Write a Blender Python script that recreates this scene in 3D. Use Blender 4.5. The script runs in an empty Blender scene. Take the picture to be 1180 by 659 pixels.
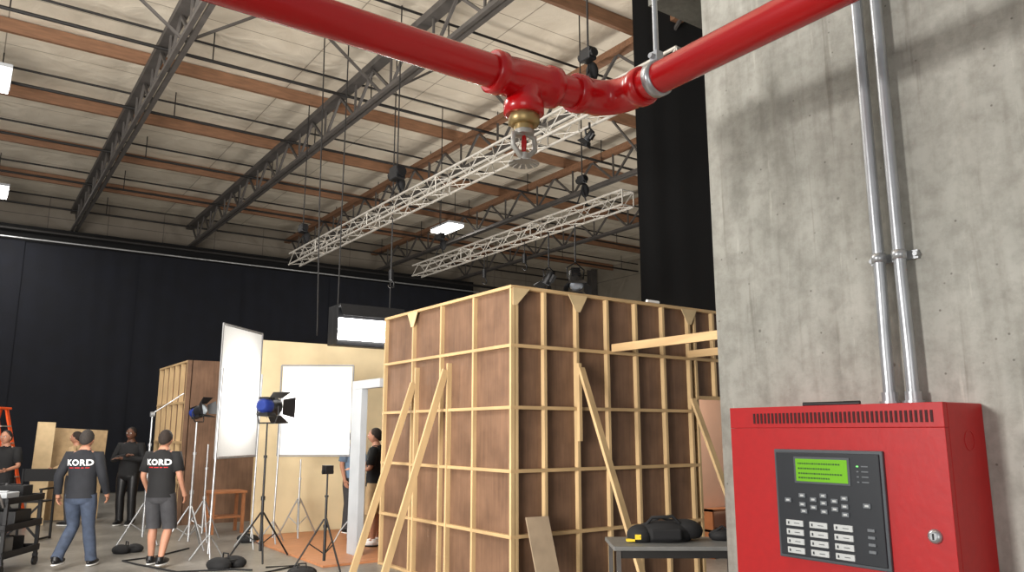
import bpy, math, random
from mathutils import Vector, Matrix
from mathutils.bvhtree import BVHTree
random.seed(7)
scene=bpy.context.scene
col=scene.collection
scene.view_settings.view_transform='Standard'
W={}
Z=Vector((0,0,1))

# ------------------------------------------------------------------ materials
def s(r,g,b):
    def f(c):
        c=c/255.0
        return c/12.92 if c<=0.04045 else ((c+0.055)/1.055)**2.4
    return (f(r),f(g),f(b))

def base_mat(name):
    m=bpy.data.materials.new(name); m.use_nodes=True
    nt=m.node_tree
    return m,nt,nt.nodes['Principled BSDF']

def mat(name,c,rough=.6,metal=0.,var=.15,scale=8.,emis=None,es=0.,bump=0.,stretch=(1,1,1),coat=0.):
    m,nt,b=base_mat(name)
    tc=nt.nodes.new('ShaderNodeTexCoord'); mp=nt.nodes.new('ShaderNodeMapping')
    mp.inputs['Scale'].default_value=stretch
    no=nt.nodes.new('ShaderNodeTexNoise'); no.inputs['Scale'].default_value=scale; no.inputs['Detail'].default_value=5
    rp=nt.nodes.new('ShaderNodeValToRGB'); rp.color_ramp.elements[0].position=.3; rp.color_ramp.elements[1].position=.7
    mx=nt.nodes.new('ShaderNodeMix'); mx.data_type='RGBA'
    mx.inputs[6].default_value=(*[max(0,x*(1-var)) for x in c],1)
    mx.inputs[7].default_value=(*[min(1,x*(1+var)) for x in c],1)
    L=nt.links.new
    L(tc.outputs['Object'],mp.inputs[0]); L(mp.outputs[0],no.inputs['Vector'])
    L(no.outputs[0],rp.inputs[0]); L(rp.outputs[0],mx.inputs[0]); L(mx.outputs[2],b.inputs['Base Color'])
    b.inputs['Roughness'].default_value=rough; b.inputs['Metallic'].default_value=metal
    if coat: b.inputs['Coat Weight'].default_value=coat
    if emis:
        b.inputs['Emission Color'].default_value=(*emis,1); b.inputs['Emission Strength'].default_value=es
    if bump:
        bp=nt.nodes.new('ShaderNodeBump'); bp.inputs['Strength'].default_value=bump; bp.inputs['Distance'].default_value=.01
        L(no.outputs[0],bp.inputs['Height']); L(bp.outputs[0],b.inputs['Normal'])
    return m

def mulramp(nt,cur,fac,lo,hi,p0,p1,tint=.97):
    N=nt.nodes.new;L=nt.links.new
    r=N('ShaderNodeValToRGB'); r.color_ramp.elements[0].position=p0; r.color_ramp.elements[1].position=p1
    r.color_ramp.elements[0].color=(lo,lo*tint,lo*tint*tint,1); r.color_ramp.elements[1].color=(hi,hi,hi,1)
    L(fac,r.inputs[0])
    mx=N('ShaderNodeMix'); mx.data_type='RGBA'; mx.blend_type='MULTIPLY'; mx.inputs[0].default_value=1
    L(cur,mx.inputs[6]); L(r.outputs[0],mx.inputs[7]); return mx.outputs[2]

def concrete_mat(name,dark,light,scale=1.0,rough=.8,streak=True,pits=True,bump=.35):
    m,nt,b=base_mat(name); L=nt.links.new; N=nt.nodes.new
    tc=N('ShaderNodeTexCoord')
    n1=N('ShaderNodeTexNoise'); n1.inputs['Scale'].default_value=1.5*scale; n1.inputs['Detail'].default_value=9; n1.inputs['Roughness'].default_value=.65
    L(tc.outputs['Object'],n1.inputs['Vector'])
    r1=N('ShaderNodeValToRGB'); r1.color_ramp.elements[0].position=.36; r1.color_ramp.elements[1].position=.64
    r1.color_ramp.elements[0].color=(*dark,1); r1.color_ramp.elements[1].color=(*light,1)
    L(n1.outputs[0],r1.inputs[0]); cur=r1.outputs[0]
    if streak:
        for sc,st,lo,p0,p1,t in (((11,11,.8),1.1,.86,.34,.6,.99),((36,36,2.4),1.0,.91,.34,.5,.99),((20,20,1.2),1.3,.74,.3,.37,.97)):
            mp=N('ShaderNodeMapping'); mp.inputs['Scale'].default_value=sc; mp.inputs['Location'].default_value=(st*3,2,1); L(tc.outputs['Object'],mp.inputs[0])
            n2=N('ShaderNodeTexNoise'); n2.inputs['Scale'].default_value=st; n2.inputs['Detail'].default_value=9; n2.inputs['Distortion'].default_value=.35
            L(mp.outputs[0],n2.inputs['Vector']); cur=mulramp(nt,cur,n2.outputs[0],lo,1.04,p0,p1,t)
        mp=N('ShaderNodeMapping'); mp.inputs['Scale'].default_value=(60,60,6); mp.inputs['Location'].default_value=(3,1,2); L(tc.outputs['Object'],mp.inputs[0])
        n5=N('ShaderNodeTexNoise'); n5.inputs['Scale'].default_value=1.; n5.inputs['Detail'].default_value=5
        L(mp.outputs[0],n5.inputs['Vector']); cur=mulramp(nt,cur,n5.outputs[0],1.0,1.25,.64,.72,1.0)
    n3=N('ShaderNodeTexNoise'); n3.inputs['Scale'].default_value=24*scale; n3.inputs['Detail'].default_value=10; n3.inputs['Roughness'].default_value=.65
    L(tc.outputs['Object'],n3.inputs['Vector']); cur=mulramp(nt,cur,n3.outputs[0],.86,1.06,.36,.58,.99)
    h=n3.outputs[0]
    if pits:
        for vs,p in ((9,.03),(26,.05)):
            v=N('ShaderNodeTexVoronoi'); v.inputs['Scale'].default_value=vs
            L(tc.outputs['Object'],v.inputs['Vector']); cur=mulramp(nt,cur,v.outputs['Distance'],.45,1.0,p*.6,p*1.5)
    L(cur,b.inputs['Base Color']); b.inputs['Roughness'].default_value=rough
    bp=N('ShaderNodeBump'); bp.inputs['Strength'].default_value=bump; bp.inputs['Distance'].default_value=.006
    L(h,bp.inputs['Height']); L(bp.outputs[0],b.inputs['Normal'])
    return m

def ply_mat(name,c):
    m,nt,b=base_mat(name); L=nt.links.new; N=nt.nodes.new
    tc=N('ShaderNodeTexCoord')
    mp=N('ShaderNodeMapping'); mp.inputs['Scale'].default_value=(14,14,.9); L(tc.outputs['Object'],mp.inputs[0])
    n=N('ShaderNodeTexNoise'); n.inputs['Scale'].default_value=2.2; n.inputs['Detail'].default_value=8; n.inputs['Distortion'].default_value=.5
    L(mp.outputs[0],n.inputs['Vector'])
    r=N('ShaderNodeValToRGB'); r.color_ramp.elements[0].position=.3; r.color_ramp.elements[1].position=.7
    r.color_ramp.elements[0].color=(*[x*.82 for x in c],1); r.color_ramp.elements[1].color=(*[x*1.15 for x in c],1); L(n.outputs[0],r.inputs[0])
    n2=N('ShaderNodeTexNoise'); n2.inputs['Scale'].default_value=2.6; n2.inputs['Detail'].default_value=6; L(tc.outputs['Object'],n2.inputs['Vector'])
    cur=mulramp(nt,r.outputs[0],n2.outputs[0],.74,1.12,.35,.65)
    L(cur,b.inputs['Base Color']); b.inputs['Roughness'].default_value=.6
    return m

def quilt_mat(name,c,seam,sx,sy,axes='XY',lo=.86,bump=.4):
    m,nt,b=base_mat(name); L=nt.links.new; N=nt.nodes.new
    tc=N('ShaderNodeTexCoord'); mp=N('ShaderNodeMapping'); L(tc.outputs['Object'],mp.inputs[0])
    if axes=='XZ': mp.inputs['Rotation'].default_value=(math.pi/2,0,0)
    if axes=='YZ': mp.inputs['Rotation'].default_value=(math.pi/2,0,math.pi/2)
    br=N('ShaderNodeTexBrick'); br.offset=0; br.inputs['Scale'].default_value=1
    br.inputs['Brick Width'].default_value=sx; br.inputs['Row Height'].default_value=sy
    br.inputs['Mortar Size'].default_value=.015; br.inputs['Mortar Smooth'].default_value=.8
    br.inputs['Color1'].default_value=(*c,1); br.inputs['Color2'].default_value=(*[x*.92 for x in c],1); br.inputs['Mortar'].default_value=(*seam,1)
    L(mp.outputs[0],br.inputs['Vector'])
    n=N('ShaderNodeTexNoise'); n.inputs['Scale'].default_value=1.6; n.inputs['Detail'].default_value=8; n.inputs['Distortion'].default_value=.7; L(tc.outputs['Object'],n.inputs['Vector'])
    cur=mulramp(nt,br.outputs['Color'],n.outputs[0],lo,1,.3,.62,.98)
    L(cur,b.inputs['Base Color'])
    b.inputs['Roughness'].default_value=.65
    bp=N('ShaderNodeBump'); bp.inputs['Strength'].default_value=bump; bp.inputs['Distance'].default_value=.14
    L(n.outputs[0],bp.inputs['Height']); L(bp.outputs[0],b.inputs['Normal'])
    return m

def cloth_glow(name,trans=.6):
    m,nt,b=base_mat(name); L=nt.links.new; N=nt.nodes.new
    out=nt.nodes['Material Output']
    n=N('ShaderNodeTexNoise'); n.inputs['Scale'].default_value=60
    r=N('ShaderNodeValToRGB'); r.color_ramp.elements[0].color=(.78,.78,.76,1); r.color_ramp.elements[1].color=(.9,.9,.88,1); L(n.outputs[0],r.inputs[0])
    d=N('ShaderNodeBsdfDiffuse'); L(r.outputs[0],d.inputs['Color'])
    t=N('ShaderNodeBsdfTranslucent'); L(r.outputs[0],t.inputs['Color'])
    mx=N('ShaderNodeMixShader'); mx.inputs[0].default_value=trans
    L(d.outputs[0],mx.inputs[1]); L(t.outputs[0],mx.inputs[2]); L(mx.outputs[0],out.inputs[0])
    return m

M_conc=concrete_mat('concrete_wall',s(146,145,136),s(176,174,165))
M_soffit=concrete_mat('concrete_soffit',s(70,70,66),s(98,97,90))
M_floor=concrete_mat('concrete_floor',s(112,109,103),s(148,144,137),scale=.5,rough=.35,streak=False,pits=False,bump=.1)
M_ceil=quilt_mat('ceiling_insulation',s(218,208,190),s(140,130,115),2.4,1.0,'XY')
M_wallins=quilt_mat('wall_insulation',s(122,114,102),s(76,70,64),1.6,1.6,'XZ')
M_wallins2=quilt_mat('wall_insulation_side',s(140,132,118),s(80,74,68),1.6,1.6,'YZ')
M_steel=mat('truss_steel',s(78,74,71),.6,.1,.2,5)
M_steeld=mat('dark_steel',s(32,30,29),.6,.2,.2,5)
M_glulam=mat('glulam_wood',s(122,88,64),.65,0,.25,3,stretch=(1,8,8))
M_tablew=mat('orange_table_wood',s(160,104,66),.55,0,.2,5)
M_alu=mat('aluminium',s(168,164,156),.4,.35,.1,20)
M_black=mat('black_metal',s(20,20,22),.45,.2,.2,20)
M_rub=mat('black_fabric',s(15,15,17),.85,0,.3,25)
M_drape=mat('navy_drape',s(7,10,20),.95,0,.3,2)
M_drapeb=mat('black_drape',s(5,5,6),.95,0,.3,3)
M_pine=mat('pine_stud',s(186,158,116),.6,0,.2,9,stretch=(1,1,.15))
M_pineh=mat('pine_rail',s(182,152,110),.6,0,.2,9,stretch=(.15,.15,1))
M_ply=ply_mat('lauan_plywood',s(112,84,64))
M_plyl=mat('pale_plywood',s(194,170,130),.6,0,.15,5)
M_board=mat('grey_brown_board',s(150,132,110),.6,0,.15,5)
M_red=mat('red_paint',s(186,8,14),.27,0,.06,4,coat=.3)
M_redp=mat('red_powder_coat',s(184,10,14),.42,.0,.05,60,bump=.03)
M_redd=mat('red_shadow_slot',s(60,4,6),.7,0,.05,6)
M_galv=mat('galvanised_steel',s(178,180,182),.35,.7,.12,14)
M_brass=mat('brass',s(166,142,96),.38,.75,.12,20)
M_glassred=mat('red_bulb',s(180,20,20),.1,0,.02,4)
M_modb=mat('module_black',s(36,39,44),.4,0,.05,30)
M_modg=mat('module_trim',s(84,88,92),.4,.2,.05,30)
M_lcd=mat('lcd_green',s(100,160,24),.3,0,.05,6,emis=s(120,190,20),es=.34)
M_lcdt=mat('lcd_ink',s(40,84,14),.5,0,.02,6)
M_btnw=mat('button_white',s(204,206,204),.5,0,.04,30)
M_btng=mat('button_grey',s(112,116,120),.5,0,.04,30)
M_led=mat('led_green',s(120,220,120),.4,0,.02,5,emis=s(120,255,120),es=.8)
M_cream=mat('cream_paint',s(216,198,160),.7,0,.06,3)
M_salmon=mat('salmon_paint',s(228,188,162),.7,0,.05,3)
M_greyw=mat('grey_white_paint',s(172,176,180),.6,0,.06,4)
M_setfloor=mat('orange_wood_floor',s(184,124,84),.45,0,.2,4,stretch=(1,8,1))
M_tube=mat('lamp_diffuser',s(255,255,255),.5,0,.0,4,emis=(1,.97,.92),es=14)
M_cloth=cloth_glow('diffusion_cloth',.7)
M_bounce=cloth_glow('bounce_cloth',.1)
M_lens=mat('fresnel_lens',s(170,180,190),.1,0,.05,40)
M_blue=mat('blue_housing',s(24,46,118),.4,.1,.1,10)
M_orange=mat('orange_fibreglass',s(230,84,22),.5,0,.1,10)
M_table=mat('grey_table_top',s(104,104,102),.45,0,.1,12)
M_yellow=mat('yellow_tag',s(222,190,50),.5,0,.05,10)
M_frame=mat('grey_frame',s(130,130,130),.5,.3,.05,10)
M_skin=mat('skin_light',s(170,122,98),.6,0,.06,20)
M_skind=mat('skin_dark',s(90,58,42),.6,0,.06,20)
M_hairg=mat('hair_dark_grey',s(44,39,36),.85,0,.3,60)
M_hairb=mat('hair_black',s(22,18,17),.85,0,.3,60)
M_hairbr=mat('hair_brown',s(38,28,22),.85,0,.3,60)
M_navy=mat('navy_shirt',s(26,28,34),.85,0,.15,12)
M_tee=mat('black_tee',s(15,15,17),.85,0,.15,12)
M_bluesh=mat('blue_shirt',s(110,134,160),.85,0,.15,12)
M_jeans=mat('denim',s(56,66,84),.85,0,.25,14)
M_short=mat('charcoal_shorts',s(54,54,57),.85,0,.15,14)
M_tan=mat('tan_cloth',s(170,144,108),.85,0,.12,14)
M_white=mat('white_rubber',s(230,230,228),.6,0,.03,10)
M_ink=mat('white_print',s(235,235,235),.7,0,.02,10)
M_inkr=mat('red_print',s(190,30,30),.7,0,.02,10)
M_eye=mat('eye_dark',s(25,20,18),.3,0,.02,10)
M_lip=mat('lip',s(150,85,75),.5,0,.02,10)

# ------------------------------------------------------------------ mesh builder
class MB:
    def __init__(self): self.v=[];self.f=[];self.m=[];self.s=[];self.M=Matrix()
    def add(self,vs,fs,m=0,sm=False):
        o=len(self.v); self.v+=[self.M@Vector(v) for v in vs]
        for f in fs: self.f.append([i+o for i in f]); self.m.append(m); self.s.append(sm)
    def box(self,c,d,m=0,R=None):
        R=R or Matrix(); c=Vector(c); h=Vector(d)/2
        vs=[c+R@Vector((x*h.x,y*h.y,z*h.z)) for z in(-1,1) for y in(-1,1) for x in(-1,1)]
        self.add(vs,[(0,2,3,1),(4,5,7,6),(0,1,5,4),(1,3,7,5),(3,2,6,7),(2,0,4,6)],m)
    def bx(self,x0,x1,y0,y1,z0,z1,m=0):
        self.box(((x0+x1)/2,(y0+y1)/2,(z0+z1)/2),(abs(x1-x0),abs(y1-y0),abs(z1-z0)),m)
    def frame(self,d):
        d=Vector(d).normalized(); a=Z if abs(d.z)<.95 else Vector((0,1,0))
        x=d.cross(a).normalized(); y=x.cross(d).normalized(); return x,y
    def cyl(self,a,b,r,r2=None,n=12,m=0,sm=True):
        self.tube([a,b],[r,r if r2 is None else r2],n,m,sm)
    def tube(self,pts,r,n=8,m=0,sm=True):
        pts=[Vector(p) for p in pts]; k=len(pts)
        if not isinstance(r,(list,tuple)): r=[r]*k
        vs=[];x=None
        for i,p in enumerate(pts):
            d=(pts[min(i+1,k-1)]-pts[max(i-1,0)]).normalized()
            if x is None: x,y=self.frame(d)
            else:
                x=(x-d*x.dot(d)).normalized(); y=x.cross(d)
            y=d.cross(x).normalized()
            for j in range(n):
                t=2*math.pi*j/n; vs.append(p+(x*math.cos(t)+y*math.sin(t))*r[i])
        fs=[(i*n+j,i*n+(j+1)%n,(i+1)*n+(j+1)%n,(i+1)*n+j) for i in range(k-1) for j in range(n)]
        self.add(vs,fs,m,sm)
        self.add(vs[:n],[tuple(reversed(range(n)))],m); self.add(vs[-n:],[tuple(range(n))],m)
    def beam(self,a,b,w,h,m=0):
        a=Vector(a);b=Vector(b);d=b-a;x,y=self.frame(d)
        vs=[p+x*(i*w/2)+y*(j*h/2) for p in(a,b) for j in(-1,1) for i in(-1,1)]
        self.add(vs,[(0,2,3,1),(4,5,7,6),(0,1,5,4),(1,3,7,5),(3,2,6,7),(2,0,4,6)],m)
    def ell(self,c,r,n=16,k=10,m=0,fn=None):
        c=Vector(c);vs=[]
        for i in range(1,k):
            p=math.pi*i/k
            for j in range(n):
                t=2*math.pi*j/n
                q=Vector((math.sin(p)*math.cos(t),math.sin(p)*math.sin(t),math.cos(p)))
                if fn: q=fn(q)
                vs.append(c+Vector((q.x*r[0],q.y*r[1],q.z*r[2])))
        top=Vector((0,0,1));bot=Vector((0,0,-1))
        if fn: top=fn(top);bot=fn(bot)
        vs.append(c+Vector((top.x*r[0],top.y*r[1],top.z*r[2])));vs.append(c+Vector((bot.x*r[0],bot.y*r[1],bot.z*r[2])))
        fs=[(i*n+j,(i+1)*n+j,(i+1)*n+(j+1)%n,i*n+(j+1)%n) for i in range(k-2) for j in range(n)]
        T=(k-1)*n
        fs+=[(T,j,(j+1)%n) for j in range(n)]+[(T+1,(k-2)*n+(j+1)%n,(k-2)*n+j) for j in range(n)]
        self.add(vs,fs,m,True)
    def loft(self,rings,n=20,m=0):
        vs=[]
        for (c,rx,ry) in rings:
            for j in range(n):
                t=2*math.pi*j/n; vs.append(Vector(c)+Vector((rx*math.cos(t),ry*math.sin(t),0)))
        k=len(rings)
        fs=[(i*n+j,i*n+(j+1)%n,(i+1)*n+(j+1)%n,(i+1)*n+j) for i in range(k-1) for j in range(n)]
        self.add(vs,fs,m,True); self.add(vs[:n],[tuple(reversed(range(n)))],m,True); self.add(vs[-n:],[tuple(range(n))],m,True)
    def torus(self,c,ax,R,r,n=24,k=8,m=0):
        c=Vector(c);x,y=self.frame(ax);a=Vector(ax).normalized();vs=[]
        for i in range(n):
            t=2*math.pi*i/n;d=x*math.cos(t)+y*math.sin(t)
            for j in range(k):
                q=2*math.pi*j/k; vs.append(c+d*(R+r*math.cos(q))+a*(r*math.sin(q)))
        self.add(vs,[(i*k+j,i*k+(j+1)%k,((i+1)%n)*k+(j+1)%k,((i+1)%n)*k+j) for i in range(n) for j in range(k)],m,True)
    def quad(self,a,b,c,d,m=0): self.add([a,b,c,d],[(0,1,2,3)],m)
    def addmesh(self,me,m=0):
        self.add([v.co.copy() for v in me.vertices],[tuple(p.vertices) for p in me.polygons],m,True)

def finish(ob,parent,label,cat,group,kind):
    if parent is not None: ob.parent=parent
    if label: ob['label']=label
    if cat: ob['category']=cat
    if group: ob['group']=group
    if kind: ob['kind']=kind
def make(mb,name,mats,parent=None,label=None,cat=None,bevel=0,group=None,kind=None):
    if not isinstance(mats,list): mats=[mats]
    xs=[v.x for v in mb.v];ys=[v.y for v in mb.v];zs=[v.z for v in mb.v]
    o=Vector(((min(xs)+max(xs))/2,(min(ys)+max(ys))/2,min(zs) if parent is None else (min(zs)+max(zs))/2))
    if kind=='structure': o=Vector((0,0,0))
    me=bpy.data.meshes.new(name); me.from_pydata([v-o for v in mb.v],[],mb.f)
    for m in mats: me.materials.append(m)
    for p,mi,sm in zip(me.polygons,mb.m,mb.s): p.material_index=mi; p.use_smooth=sm
    me.update()
    ob=bpy.data.objects.new(name,me); col.objects.link(ob)
    W[ob]=o
    ob.location=o-(W[parent] if parent is not None else Vector())
    if bevel:
        b=ob.modifiers.new('Bevel','BEVEL'); b.width=bevel; b.segments=2; b.limit_method='ANGLE'
    finish(ob,parent,label,cat,group,kind)
    return ob
def thing(name,base,label,cat,group=None):
    e=bpy.data.objects.new(name,None); e.empty_display_size=.1; col.objects.link(e)
    e.location=base; W[e]=Vector(base); finish(e,None,label,cat,group,None); return e
def dup(ob,delta,parent=None,label=None):
    n=ob.copy(); col.objects.link(n)
    if parent is None:
        n.location=ob.location+Vector(delta)
        if label: n['label']=label
    else: n.parent=parent
    W[n]=W.get(ob,Vector())+Vector(delta)
    for c in ob.children: dup(c,delta,n)
    return n
def one(name,mats,fn,parent=None,**k):
    mb=MB(); fn(mb); return make(mb,name,mats,parent,**k)

# ------------------------------------------------------------------ camera
cam=bpy.data.cameras.new('camera'); camo=bpy.data.objects.new('camera',cam); col.objects.link(camo)
cam.lens=27.46; cam.sensor_width=36; cam.clip_start=.02
camo.location=(0,0,1.7); camo.rotation_euler=(math.radians(90+10.57),0,math.radians(-35))
scene.camera=camo

# ------------------------------------------------------------------ setting
def st(name,m,b,fn=None):
    mb=MB(); mb.bx(*b); return make(mb,name,m,kind='structure')
st('floor',M_floor,(-6,24,-4,27,-.2,0))
st('ceiling',M_ceil,(-4,24,-1,27,8.62,8.8))
st('wall_back',M_wallins,(-4,22.3,26.4,26.7,0,8.6))
st('wall_east',M_wallins2,(22,22.3,2,26.4,0,8.6))
st('wall_right',M_conc,(1.5,1.82,-2.2,1.268,0,4.6))
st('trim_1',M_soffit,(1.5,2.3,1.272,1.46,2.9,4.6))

def girt(y0,z):
    mb=MB(); mb.beam((13,y0,z),(21.9,y0,z),.1,.12); return make(mb,'wall_girt',M_steeld,label='dark steel horizontal girt on the insulated wall',cat='steel beam',group='wall girts')
g=girt(26.33,6.4); dup(g,(0,0,-1.2))
cb=one('wall_column',M_steel,lambda mb:(mb.bx(21.6,21.9,24.9,24.94,0,8.55),mb.bx(21.6,21.9,25.16,25.2,0,8.55),mb.bx(21.72,21.78,24.94,25.16,0,8.55)),label='grey steel wide-flange column against the wall',cat='steel column',group='wall columns')
for i in range(1,4): dup(cb,(0,-5*i,0))

# ------------------------------------------------------------------ roof beams
b0=one('roof_beam',M_glulam,lambda mb:mb.bx(-3,21.9,2.87,2.95,8.36,8.6),label='brown glued timber roof beam under white insulation',cat='roof beam',group='timber roof beams')
for i in range(1,8): dup(b0,(0,3.0*i,0))
def joist(mb):
    mb.cyl((-3,4.4,8.36),(21.9,4.4,8.36),.022,n=6); 
    mb.cyl((-3,4.4,8.06),(21.9,4.4,8.06),.03,n=6)
    for i in range(9): mb.cyl((-3+i*3,4.4,8.04),(-3+i*3,4.4,8.6),.012,n=5)
j0=one('ceiling_pipe',M_steeld,joist,label='thin dark steel pipe pair hung beneath the roof insulation',cat='pipe',group='dark roof pipes')
for i in range(1,8): dup(j0,(0,3.0*i,0))

def roof_truss(x,topm,label,bearing=False):
    t=thing('roof_truss',(x,12,7.5),label,'roof truss','steel roof trusses')
    one('bottom_chord',M_steel,lambda mb:(mb.bx(x-.09,x-.02,1,26.3,7.5,7.57),mb.bx(x+.02,x+.09,1,26.3,7.5,7.57)),t)
    one('top_chord',topm,lambda mb:(mb.bx(x-.1,x+.1,1,26.3,8.18,8.3)),t)
    def web(mb):
        y=1.1;k=0
        while y<25.6:
            z0,z1=(7.55,8.2) if k%2==0 else (8.2,7.55)
            mb.beam((x,y,z0),(x,y+.75,z1),.045,.045)
            if k%2==1: mb.beam((x,y+.75,7.55),(x,y+.75,8.2),.035,.035)
            y+=.75;k+=1
    one('web_bracing',M_steel,web,t)
    for y in (11.9,):
        for q in(-1,1):
            one('knee_brace',M_steel,lambda mb:mb.beam((x,y,7.55),(x+1.1*q,y,8.36),.04,.04),t)
    if bearing: one('bearing_bracket',M_steel,lambda mb:(mb.bx(x-.12,x+.12,26.0,26.38,6.9,7.5)),t)
    return t
roof_truss(2.24,M_steel,'grey steel web truss spanning under the roof',True)
roof_truss(5.55,M_steel,'grey steel web truss spanning under the roof',True)
roof_truss(8.8,M_glulam,'steel web truss with brown timber top chord')
roof_truss(12.1,M_glulam,'steel web truss with brown timber top chord')
roof_truss(15.4,M_glulam,'steel web truss with brown timber top chord')

def highbay(x,y,z,lab):
    t=thing('ceiling_lamp',(x,y,z),lab,'ceiling lamp','ceiling lamps')
    one('housing',M_greyw,lambda mb:(mb.bx(x-.27,x+.27,y-.55,y+.55,z+.05,z+.12)),t,bevel=.01)
    one('diffuser',M_tube,lambda mb:mb.bx(x-.25,x+.25,y-.53,y+.53,z-.02,z+.048),t,bevel=.01)
    for d in(-.45,.45):
        one('hanging_rod',M_steeld,lambda mb:mb.cyl((x,y+d,z+.12),(x,y+d,8.62),.01,n=6),t)
    l=bpy.data.lights.new('lamp_light','AREA'); l.shape='RECTANGLE'; l.size=.5;l.size_y=1.1; l.energy=200; l.color=(1,.96,.9)
    o=bpy.data.objects.new('lamp_light',l); col.objects.link(o); o.parent=t; o.location=(0,0,-.04)
highbay(-.12,15.5,7.7,'bright white high-bay lamp')
highbay(.2,23.2,7.7,'bright white high-bay lamp')
highbay(11.3,19.5,7.6,'white strip lamp hanging under the roof')

# ------------------------------------------------------------------ drapes
def drape(name,x0,x1,y,z0,z1,m,label,group=None,amp=.015,wl=.5):
    mb=MB(); n=int((x1-x0)/wl*8); rows=10; vs=[];fs=[]
    for r in range(rows+1):
        z=z0+(z1-z0)*r/rows
        for i in range(n+1):
            x=x0+(x1-x0)*i/n; a=amp*(.6+.4*math.sin(x*1.7+1))*(1-.35*r/rows)
            vs.append((x,y+a*math.sin(2*math.pi*x/wl+.4*math.sin(z*.8+x)+.8*math.sin(x*2.3)),z))
    for r in range(rows):
        for i in range(n): q=r*(n+1)+i; fs.append((q,q+1,q+n+2,q+n+1))
    mb.add(vs,fs,0,True)
    return make(mb,name,m,label=label,cat='curtain',group=group)
for i in range(6):
    drape('stage_curtain',-2+i*3,1.04+i*3,25.2+.04*(i%2),.02,6.95,M_drape,'full-height navy black stage curtain','back wall drapes')
drape('valance_curtain',-2,16,25.5,6.9,7.46,M_drapeb,'black valance cloth stretched above the stage curtains',None,.02,.7)
one('curtain_track',M_galv,lambda mb:mb.cyl((-2,25.1,7.0),(16,25.1,7.0),.025,n=8),label='pale metal pipe track holding the dark curtains',cat='curtain rail')
one('curtain_track',M_steeld,lambda mb:mb.cyl((-2,25.35,7.3),(18,25.35,7.3),.05,n=8),label='dark pipe running above the curtains',cat='pipe')
drape('stage_curtain',7.88,13.5,8.0,.05,8.48,M_drapeb,'tall narrow black masking curtain hung from the roof',None,.02,.7)
one('curtain_track',M_black,lambda mb:mb.cyl((7.8,8.0,8.54),(13.5,8.0,8.54),.035,n=8),label='black pipe carrying the tall masking curtain',cat='curtain rail')

# ------------------------------------------------------------------ lighting trusses
TH=.115
def box_truss(x,y0,y1,zc,lab):
    t=thing('lighting_truss',(x,(y0+y1)/2,zc-TH),lab,'lighting truss','aluminium lighting trusses')
    h=TH
    for dx,dz in((-h,-h),(h,-h),(-h,h),(h,h)):
        one('chord',M_alu,lambda mb:mb.cyl((x+dx,y0,zc+dz),(x+dx,y1,zc+dz),.018,n=8),t)
    def web(mb):
        n=int((y1-y0)/.28); st_=(y1-y0)/n
        for i in range(n):
            a=y0+i*st_;b=a+st_;q=1 if i%2 else -1
            for dx in(-h,h): mb.cyl((x+dx,a,zc-h*q),(x+dx,b,zc+h*q),.007,n=5)
            for dz in(-h,h): mb.cyl((x-h*q,a,zc+dz),(x+h*q,b,zc+dz),.007,n=5)
        for i in range(0,n+1,8):
            a=y0+i*st_
            mb.cyl((x-h,a,zc-h),(x+h,a,zc-h),.01,n=5);mb.cyl((x-h,a,zc+h),(x+h,a,zc+h),.01,n=5)
            mb.cyl((x-h,a,zc-h),(x-h,a,zc+h),.01,n=5);mb.cyl((x+h,a,zc-h),(x+h,a,zc+h),.01,n=5)
    one('lacing',M_alu,web,t,kind='stuff')
    return t
box_truss(5.3,4.7,15.3,5.15,'silver aluminium box lighting truss hung on chain hoists')
box_truss(7.9,8.25,14.9,5.15,'silver aluminium box lighting truss hung on chain hoists')

def hoist(x,y,z,k=1,label='black chain hoist hanging above the lighting truss'):
    t=thing('chain_hoist',(x,y,5.29),label,'chain hoist','chain hoists')
    one('motor_body',M_black,lambda mb:(mb.box((x,y,z+.1),(.17*k,.26*k,.22*k)),mb.cyl((x,y-.17*k,z+.1),(x,y+.19*k,z+.1),.08*k,n=12)),t,bevel=.02)
    one('chain',M_steeld,lambda mb:(mb.cyl((x,y,z+.18),(x,y,8.62),.012,n=6)),t)
    one('sling',M_rub,lambda mb:(mb.tube([(x-.11,y,5.297),(x,y,z-.06),(x,y,z),(x,y,z-.06),(x+.11,y,5.297)],.012,6)),t)
    one('chain_bag',M_rub,lambda mb:mb.ell((x+.1,y+.05,z-.05),(.07,.07,.12),10,8),t)
hoist(5.3,10.74,5.62); hoist(5.3,14.9,5.62,.8); hoist(5.3,6.1,5.7,.65); hoist(7.9,13.9,5.62,.7); hoist(7.9,9.3,5.62,.6)

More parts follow.
